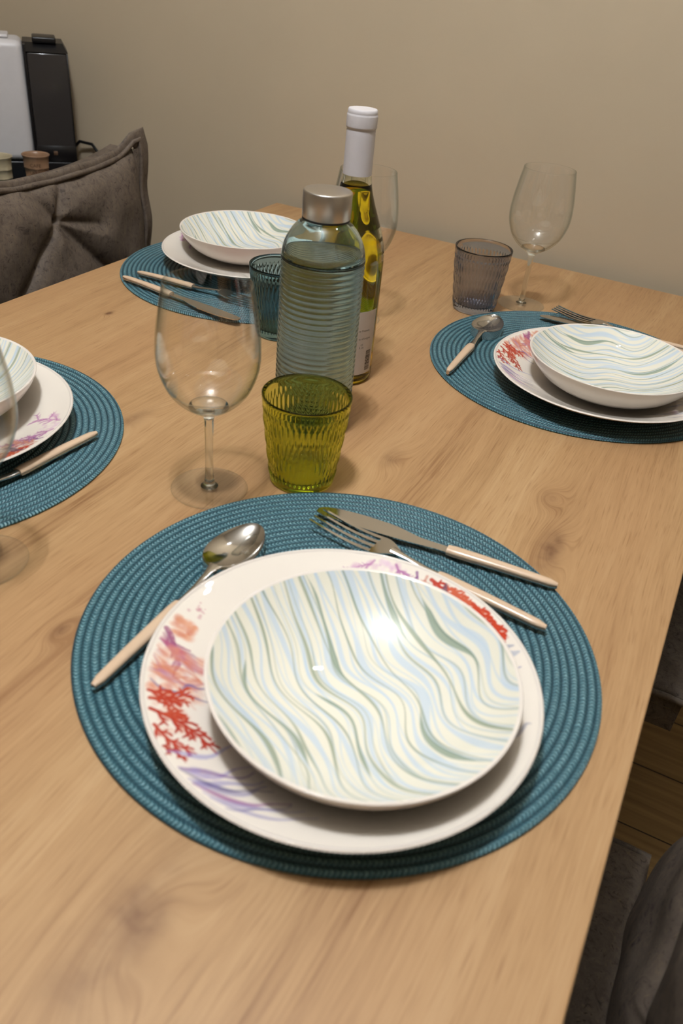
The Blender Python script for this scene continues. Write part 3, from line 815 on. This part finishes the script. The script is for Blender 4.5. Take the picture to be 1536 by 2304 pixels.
# ------------------------------------------------------------------ wine bottle
CAMX, CAMY = .8342, -1.4176
def make_wine_bottle():
    root = empty('wine_bottle', (0, 0, 0), 0, 'bottle of white wine with white foil capsule behind the water bottle', 'bottle')
    out = [(0, .0120), (.010, .0105), (.020, .0050), (.028, .0008), (.0330, .0004), (.0365, .0022), (.0378, .0060)] + \
        spline([(.0380, .0100), (.0380, .060), (.0380, .110), (.0379, .138), (.0372, .150), (.0342, .163), (.0285, .180), (.0222, .197), (.0178, .211), (.0158, .2215), (.0146, .232), (.0142, .250), (.0141, .284)], 7)
    inn = [(.0093, .284), (.0100, .250)]+spline([(.0108, .232), (.0122, .2215), (.0146, .211), (.0192, .197), (.0258, .180), (.0318, .163), (.0346, .150), (.0353, .138), (.0354, .110), (.0354, .060), (.0354, .012)], 7)+[(.0335, .0075), (.0290, .0055), (.020, .0090), (.010, .0145), (0, .0160)]
    lathe('bottle_body', out+inn, M['wineb'], root, 96)
    wn = [(0, .0159), (.010, .0144), (.020, .0089), (.0290, .0054), (.0336, .0074), (.0355, .012), (.0355, .060), (.0355, .110), (.0354, .138), (.0347, .150), (.0319, .163), (.0259, .180), (.0193, .197), (.0147, .211), (.0131, .2172), (.0126, .2170), (0, .2168)]
    lathe('wine', wn, M['wine'], root, 96)
    cp = [(.0150, .2265), (.0152, .2266)]+[(.0151, .240), (.0150, .262), (.0149, .2690), (.0147, .2700), (.0149, .2705), (.0157, .2712), (.0158, .2725), (.0158, .2820), (.0156, .2835), (.0152, .2840), (.0153, .2846), (.0151, .2872), (.0143, .2884), (.0100, .2886), (0, .2886)]
    lathe('capsule', [(.0146, .2265)]+cp, M['capsule'], root, 96, angle=.9)
    # label: wraps the body, its right end in view
    cam = math.atan2(CAMY+.606, CAMX-.452)
    a1 = cam+math.radians(67); a0 = a1-math.radians(130)
    Rl = .0382; z0, z1 = .0140, .0900
    V = []; F = []; n = 48
    for rr in (Rl, Rl+.00012):
        for zz in (z0, z1):
            for i in range(n+1):
                a = a0+(a1-a0)*i/n; V.append((rr*math.cos(a), rr*math.sin(a), zz))
    m = n+1
    for i in range(n):
        F += [(i, i+m, i+1+m, i+1), (2*m+i, 2*m+i+1, 3*m+i+1, 3*m+i), (i, i+1, 2*m+i+1, 2*m+i), (m+i, 3*m+i, 3*m+i+1, m+i+1)]
    F += [(0, 2*m, 3*m, m), (n, m+n, 3*m+n, 2*m+n)]
    lab = fix_normals(mesh_obj('label', V, F, M['label'], root), .6)
    # print on the label, wrapped round the glass
    Rp = Rl+.00018
    def wrap(verts2, faces, name):
        VV = [(Rp*math.cos(a1-(u/Rl)), Rp*math.sin(a1-(u/Rl)), v) for (u, v) in verts2]   # u = arc length left of the label's right end
        mesh_obj(name, VV, faces, M['ink'], lab, False)
    def text(s, size, u_end, v, name='lettering'):
        cu = bpy.data.curves.new('t', 'FONT'); cu.body = s; cu.size = size; cu.align_x = 'RIGHT'; cu.fill_mode = 'FRONT' if hasattr(cu, 'fill_mode') else 'BOTH'
        to = bpy.data.objects.new('t', cu); C.objects.link(to); bpy.context.view_layer.update()
        me = bpy.data.meshes.new_from_object(to.evaluated_get(bpy.context.evaluated_depsgraph_get()))
        v2 = [(u_end-p.co.x, v+p.co.y) for p in me.vertices]; fs = [tuple(p.vertices) for p in me.polygons]
        bpy.data.objects.remove(to); wrap(v2, fs, name)
    text('ne Protetta', .0034, .0105, .0665)
    text("to all'origine", .0034, .0082, .0570)
    text('ml', .0034, .0185, .0500)
    text('5, 2e', .0034, .0172, .0465)
    v2, fs = [], []; rg = random.Random(2); v = .0180
    while v < .0415:
        h = rg.choice((.0004, .0005, .0008, .0011)); w0, w1 = .0040, .0125
        for q in range(8):
            ua = w0+(w1-w0)*q/8; ub = w0+(w1-w0)*(q+1)/8
            b = len(v2); v2 += [(ua, v), (ub, v), (ub, v+h), (ua, v+h)]; fs.append((b, b+1, b+2, b+3))
        v += h+rg.choice((.0004, .0005, .0008))
    wrap(v2, fs, 'barcode')
    return root
wi = make_wine_bottle(); wi.location = (.452, -.606, T)

# ------------------------------------------------------------------ chairs  (local: faces +x, origin on the floor under the backrest centre)
def segd(Y, Z, a, b):
    dx, dy = b[0]-a[0], b[1]-a[1]; L = dx*dx+dy*dy
    t = np.clip(((Y-a[0])*dx+(Z-a[1])*dy)/L, 0, 1)
    return np.hypot(Y-a[0]-t*dx, Z-a[1]-t*dy), t

def make_chair():
    root = empty('dining_chair', (0, 0, 0))
    W = .214; zb, zt = .43, .845
    tilt = lambda z: -.022*(z-.45)/.41
    ny, nz = 190, 190
    y = np.linspace(-W, W, ny); s = np.linspace(0, 1, nz)
    Yg, S = np.meshgrid(y, s)
    ztop = zt-.012+.022*(np.abs(Yg)/W)**2.5
    Zg = zb+(ztop-zb)*S
    ex = 1-(np.abs(Yg)/W)**6; ez = 1-(np.abs(S*2-1))**8
    bul = .034*np.clip(ex, 0, 1)**.5*np.clip(ez, 0, 1)**.5
    tufts = [(0., .780), (-.115, .665), (.115, .665), (0., .555)]
    cre = [((0., .780), (-.115, .665)), ((0., .780), (.115, .665)), ((0., .780), (.045, .870)), ((0., .780), (-.075, .872)),
           ((0., .780), (.085, .762)), ((-.115, .665), (0., .555)), ((.115, .665), (0., .555)), ((-.115, .665), (-.205, .70)), ((.115, .665), (.205, .60)),
           ((-.115, .665), (-.20, .56)), ((0., .555), (0., .44))]
    dep = np.zeros_like(Yg)
    for i, (a, b) in enumerate(cre):
        d, t = segd(Yg, Zg, a, b); d = np.sqrt(d*d+.0025**2); k = (1-.55*t) if i in (2, 3, 4) else 1.
        dep = np.maximum(dep, .0165*k*np.exp(-d/.011)+.006*k*np.exp(-d/.035))
    for a in tufts:
        d = np.hypot(Yg-a[0], Zg-a[1]); dep = np.maximum(dep, .026*np.exp(-d/.012)+.006*np.exp(-d/.05))
    rng = np.random.RandomState(1)
    wr = sum(.0007*np.sin(Yg*f1+Zg*f2+p) for f1, f2, p in rng.uniform([-90, -90, 0], [90, 90, 6], (8, 3)))
    Xf = tilt(Zg)+bul-dep*np.clip(ex*ez, 0, 1)**.3+wr*np.clip(ex*ez, 0, 1)
    V = list(zip(Xf.ravel(), Yg.ravel(), Zg.ravel()))
    Xb = tilt(Zg)-.048-.010*np.clip(ex*ez, 0, 1)**.5
    V += list(zip(Xb.ravel(), Yg.ravel(), Zg.ravel()))
    F = []; N = ny*nz
    for i in range(nz-1):
        for j in range(ny-1):
            a = i*ny+j; F.append((a, a+1, a+ny+1, a+ny)); F.append((N+a, N+a+ny, N+a+ny+1, N+a+1))
    for j in range(ny-1):
        F.append((j, N+j, N+j+1, j+1)); a = (nz-1)*ny+j; F.append((a, a+1, N+a+1, N+a))
    for i in range(nz-1):
        a = i*ny; F.append((a, a+ny, N+a+ny, N+a)); a = i*ny+ny-1; F.append((a, N+a, N+a+ny, a+ny))
    fix_normals(mesh_obj('backrest', V, F, M['leather'], root), .9)
    # flanged seam round the front edge, with pulled-up corner ears; two welts
    def edge_pts(k):
        P = []
        for t in np.linspace(0, 1, 46): P.append((-W, zb+(zt+.010-zb)*t))
        for t in np.linspace(0, 1, 60)[1:-1]: yy = -W+2*W*t; P.append((yy, zt-.012+.022*(abs(yy)/W)**2.5))
        for t in np.linspace(1, 0, 46): P.append((W, zb+(zt+.010-zb)*t))
        return P
    for k, (off, r, dx) in enumerate(((.0115, .0165, .002), (.006, .0042, .007))):
        path = []; rad = []
        pts = edge_pts(k); n = len(pts)
        for i, (yy, zz) in enumerate(pts):
            c = max(0, 1-min(abs(i-45), abs(i-(n-46)))/6.)
            wv = .0030*math.sin(i*.55)+.0028*math.sin(i*.23+1)
            sd = (-1 if yy <= -W+1e-6 else 1 if yy >= W-1e-6 else 0)
            top = 0 if sd else 1
            o_ = off if sd else off*.55
            path.append((tilt(zz)+dx+wv*.7+.003*c, yy+sd*(o_+wv*.5)+(0 if sd else 0.), zz+top*(o_+wv*.4)+c**1.6*.016))
            rr_ = r if sd else r*(.58 if k == 0 else 1)
            rad.append((rr_*(1+.25*c if k == 0 else 1), .0042 if k == 0 else r*.8))
        V, F = tube_vf(path, rad, 12, True, None, (1, 0, 0))
        fix_normals(mesh_obj('seam_flange' if k == 0 else 'seam_welt', V, F, M['leather'], root), .9)
    # seat cushion in front of the backrest
    W = .225
    L = .46; ns = 90
    x = np.linspace(.02, L, ns); yy = np.linspace(-W, W, ns); Xs, Ys = np.meshgrid(x, yy)
    ux = (Xs-.02)/(L-.02)*2-1; uy = Ys/W
    top = .462+.022*np.clip(1-np.abs(ux)**6, 0, 1)**.5*np.clip(1-np.abs(uy)**6, 0, 1)**.5
    dd = np.zeros_like(Xs)
    for a, b in (((.24, 0), (.02, -.2)), ((.24, 0), (.02, .2)), ((.24, 0), (.46, -.2)), ((.24, 0), (.46, .2)), ((.24, 0), (.24, .225)), ((.24, 0), (.24, -.225)), ((.24, 0), (.06, 0))):
        d, t = segd(Xs, Ys, a, b); dd = np.maximum(dd, .013*np.exp(-d/.010))
    top -= dd*np.clip((1-np.abs(ux)**8)*(1-np.abs(uy)**8), 0, 1)
    V = list(zip(Xs.ravel(), Ys.ravel(), top.ravel())); N = len(V)
    V += list(zip(Xs.ravel(), Ys.ravel(), np.full(N, .405)))
    F = []
    for i in range(ns-1):
        for j in range(ns-1):
            a = i*ns+j; F.append((a, a+1, a+ns+1, a+ns)); F.append((N+a, N+a+ns, N+a+ns+1, N+a+1))
    for j in range(ns-1):
        F.append((j, N+j, N+j+1, j+1)); a = (ns-1)*ns+j; F.append((a, a+1, N+a+1, N+a))
        a = j*ns; F.append((a, a+ns, N+a+ns, N+a)); a = j*ns+ns-1; F.append((a, N+a, N+a+ns, a+ns))
    seat = fix_normals(mesh_obj('seat', V, F, M['leather'], root), .9)
    path = [(.02+(L-.02)*t, W+.003, .458+.001*math.sin(t*30)) for t in np.linspace(0, 1, 20)]
    rim = path+[(L+.003, W-2*W*t, .458) for t in np.linspace(0, 1, 20)[1:-1]]+[(x_, -y_, z_) for x_, y_, z_ in reversed(path)]
    V, F = tube_vf(rim, (.004, .005), 8); fix_normals(mesh_obj('seat_welt', V, F, M['leather'], seat), .9)
    for sy in (-1, 1):
        st = []; V, F = [], []
        for i in range(30):
            xx = .03+i*.0145; b = len(V); y0 = sy*(W+.0008)
            V += [(xx, y0, .4395), (xx+.009, y0, .4395), (xx+.009, y0, .4403), (xx, y0, .4403), (xx, y0-sy*.001, .4395), (xx+.009, y0-sy*.001, .4395), (xx+.009, y0-sy*.001, .4403), (xx, y0-sy*.001, .4403)]
            F += [(b, b+1, b+2, b+3), (b+4, b+7, b+6, b+5), (b, b+4, b+5, b+1), (b+3, b+2, b+6, b+7)]
        mesh_obj('stitching', V, F, M['thread'], seat, False)
    box('seat_frame', .03, L-.02, -W+.02, W-.02, .385, .4048, M['blackmetal'], root, .004)
    for lx, ly in ((.10, -W+.07), (.10, W-.07), (L-.06, -W+.07), (L-.06, W-.07)):
        ex_ = .02 if lx > .2 else 0.; ey = 0.
        tube('leg', [(lx, ly, .386), (lx+ex_*.5, ly+ey*.5, .2), (lx+ex_, ly+ey, 0)], [.012, .010, .008], M['blackmetal'], root)
    return root
ch = make_chair()
ch.location = (-.125, -.456, 0)
tag(ch, 'brown distressed leather tufted chair at the left, its backrest rising beside the table', 'chair', 'tufted brown leather chairs')
o = dup(ch, (.968, -1.066, 0), PI, 'brown leather chair low in the bottom right corner, pushed up to the nearest setting')
o = dup(ch, (.968, -.375, 0), PI, 'brown leather chair seat just visible past the right table edge, farther of the two there')

# ------------------------------------------------------------------ sideboard, coffee machine, cups
SZ = T-.034
sb = empty('sideboard', (0, 0, 0), 0, 'low dark sideboard in the back left corner behind the chair', 'sideboard')
box('cabinet_top', -1.3, -.395, -.42, .028, SZ-.025, SZ, M['side'], sb, .003)
box('cabinet_body', -1.28, -.41, -.40, .026, .08, SZ-.0255, M['side'], sb)
for lx in (-1.25, -.46):
    for ly in (-.38, -.02): box('leg', lx, lx+.04, ly-.02, ly+.02, 0, .0795, M['blackmetal'], sb)
for dx in (-1.27, -.84):
    d = box('door', dx, dx+.42, -.4185, -.4005, .1, SZ-.04, M['side'], sb, .002)
    box('handle', dx+.38, dx+.392, -.432, -.4186, .42, .54, M['steel'], d, .002)
A45 = math.radians(45)
tray = box('table_mat', -.30, -.09, -.150, -.010, 0, .0033, M['mat'], None, .001)
tray.location = (-.455, -.05, SZ+.0002); tray.rotation_euler = (0, 0, A45)
tag(tray, 'teal woven mat on the sideboard under the coffee cups', 'mat')

mc = empty('coffee_machine', (-.455, -.05, SZ+.0002), A45, 'white and black capsule coffee machine with smoked water tank, top left corner', 'coffee machine')
def mbox(name, x0, x1, y0, y1, z0, z1, mat, bev=.004, seg=4): return box(name, x0, x1, y0, y1, z0, z1, mat, mc, bev, seg)
mbox('base', -.30, .0015, .0, .100, 0, .0365, M['black'], .003)
mbox('body', -.30, -.0805, -.0015, .101, .037, .2535, M['white'], .014, 6)
mbox('top_cover', -.28, -.105, .02, .085, .2538, .2600, M['white'], .003)
mbox('tank_frame', -.0800, -.0755, -.0010, .100, .037, .2480, M['black'], .001)
tk = mbox('water_tank', -.0753, .0, .0005, .099, .037, .2350, M['smoke'], .004)
mbox('tank_foot', -.0753, .0012, -.0006, .0002, .037, .068, M['black'], .0002, 1)
mbox('tank_trim', -.0012, .0012, -.0008, .0004, .068, .2350, M['black'], .0002, 1)
bm = bmesh.new(); box_bm(bm, -.0805, .0020, -.001, .100, .2355, .2500)
for v in bm.verts:
    if v.co.z > .24:
        v.co.y = v.co.y+.022 if v.co.y < .05 else v.co.y; v.co.x -= .008 if v.co.x > -.05 else 0
bm_obj('tank_lid', bm, M['black'], mc)
mbox('tank_handle', -.062, -.018, .012, .07, .2500, .2600, M['black'], .003)
tube('power_cord', [(-.004, .085, .045), (.012, .078, .062), (.036, .062, .060), (.052, .040, .040), (.060, .024, .014), (.064, .010, .0045)], .0032, M['black'], mc, 10)
mbox('badge', -.044, -.036, -.0012, -.0007, .050, .058, M['engr'], .0001, 1)

def make_cup(mat, lines, lb, name='espresso_cup'):
    root = empty(name, (0, 0, 0), 0, lb, 'cup', 'stoneware espresso cups')
    dent = lambda a, z, r: .0006*np.sin(a*5+z*160)+.0004*np.sin(a*9+z*60)
    pr = [(0, .0006), (.018, .0004), (.0195, .0015), (.0205, .012), (.0215, .024), (.0223, .0245), (.0218, .0255), (.0225, .040), (.0233, .0405), (.0228, .0415), (.0238, .058), (.0247, .0595), (.0262, .0625), (.0266, .0640), (.0258, .0645), (.0240, .0625), (.0222, .056), (.0190, .006), (0, .005)]
    b = lathe('cup_body', pr, mat, root, 72, False, lambda a, z, r: dent(a, z, r) if r > .0205 and z < .055 else np.zeros(len(a)))
    for (s, v, size) in lines:
        cu = bpy.data.curves.new('t', 'FONT'); cu.body = s; cu.size = size; cu.align_x = 'CENTER'
        to = bpy.data.objects.new('t', cu); C.objects.link(to); bpy.context.view_layer.update()
        me = bpy.data.meshes.new_from_object(to.evaluated_get(bpy.context.evaluated_depsgraph_get()))
        ca = math.radians(-50)
        VV = []
        for p in me.vertices:
            a = ca+p.co.x/.0225; rr = .0243 if v > .04 else .0232
            VV.append((rr*math.cos(a), rr*math.sin(a), v+p.co.y))
        fs = [tuple(p.vertices) for p in me.polygons]; bpy.data.objects.remove(to)
        mesh_obj('lettering', VV, fs, M['engr'], b, False)
    return root
c1 = make_cup(M['cup'], [('CAFE', .0445, .0085), ('LATTE', .0305, .0085)], 'brown stoneware espresso cup with stamped letters before the coffee machine')
c1.location = (-.457, -.160, SZ+.0037)
c2 = make_cup(M['cup2'], [], 'cream stoneware espresso cup cut off by the left edge of the photo')
c2.location = (-.492, -.222, SZ+.0037)

# ------------------------------------------------------------------ lights: a cluster of four small bulbs over the table
LX, LY, LZ = .48, -1.18, T+1.68
for i, (dx, dy, dz, e) in enumerate(((-.05, .015, 0, 1), (.035, .03, .02, 1), (-.01, -.055, .01, .8), (.07, -.035, -.01, .7), (.22, .86, -.46, .035), (.25, .89, -.46, .035))):
    l = bpy.data.lights.new('ceiling_bulb', 'POINT'); l.energy = 19.6*e; l.color = (.87, .92, 1.); l.shadow_soft_size = .015
    lo = bpy.data.objects.new('ceiling_bulb', l); C.objects.link(lo); lo.location = (LX+dx, LY+dy, LZ+dz)
w = bpy.data.worlds.new('world'); bpy.context.scene.world = w; w.use_nodes = True
w.node_tree.nodes['Background'].inputs[0].default_value = (.9, .85, .8, 1); w.node_tree.nodes['Background'].inputs[1].default_value = .0

# ------------------------------------------------------------------ camera
cam = bpy.data.cameras.new('camera'); co = bpy.data.objects.new('camera', cam); C.objects.link(co)
f, p, r, yw = 1827.96, .6059, .1050, .4171
Fh = Vector((-math.sin(yw), math.cos(yw), 0)); Rt = Vector((math.cos(yw), math.sin(yw), 0)); Zz = Vector((0, 0, 1))
Fw = Fh*math.cos(p)-Zz*math.sin(p); U = Fh*math.sin(p)+Zz*math.cos(p)
R2 = Rt*math.cos(r)+U*math.sin(r); U2 = -Rt*math.sin(r)+U*math.cos(r)
mt = Matrix((R2, U2, -Fw)).transposed().to_4x4(); mt.translation = Vector((CAMX, CAMY, T+.4192)); co.matrix_world = mt
cam.sensor_fit = 'VERTICAL'; cam.sensor_height = 23.1; cam.lens = 23.1*f/2304; cam.clip_start = .01
cam.dof.use_dof = True; cam.dof.focus_distance = .98; cam.dof.aperture_fstop = 4.5
sc = bpy.context.scene; sc.camera = co
sc.view_settings.view_transform = 'Standard'; sc.view_settings.look = 'None'; sc.view_settings.gamma = 1; sc.view_settings.use_curve_mapping = False
sc.view_settings.exposure = 0.0
cy = sc.cycles
cy.max_bounces = 12; cy.transmission_bounces = 12; cy.transparent_max_bounces = 24; cy.glossy_bounces = 5; cy.diffuse_bounces = 2; cy.use_light_tree = False
cy.caustics_refractive = True; cy.caustics_reflective = False; cy.sample_clamp_indirect = 24.0; cy.blur_glossy = .6
cy.use_denoising = True; cy.use_adaptive_sampling = True; cy.adaptive_threshold = .06
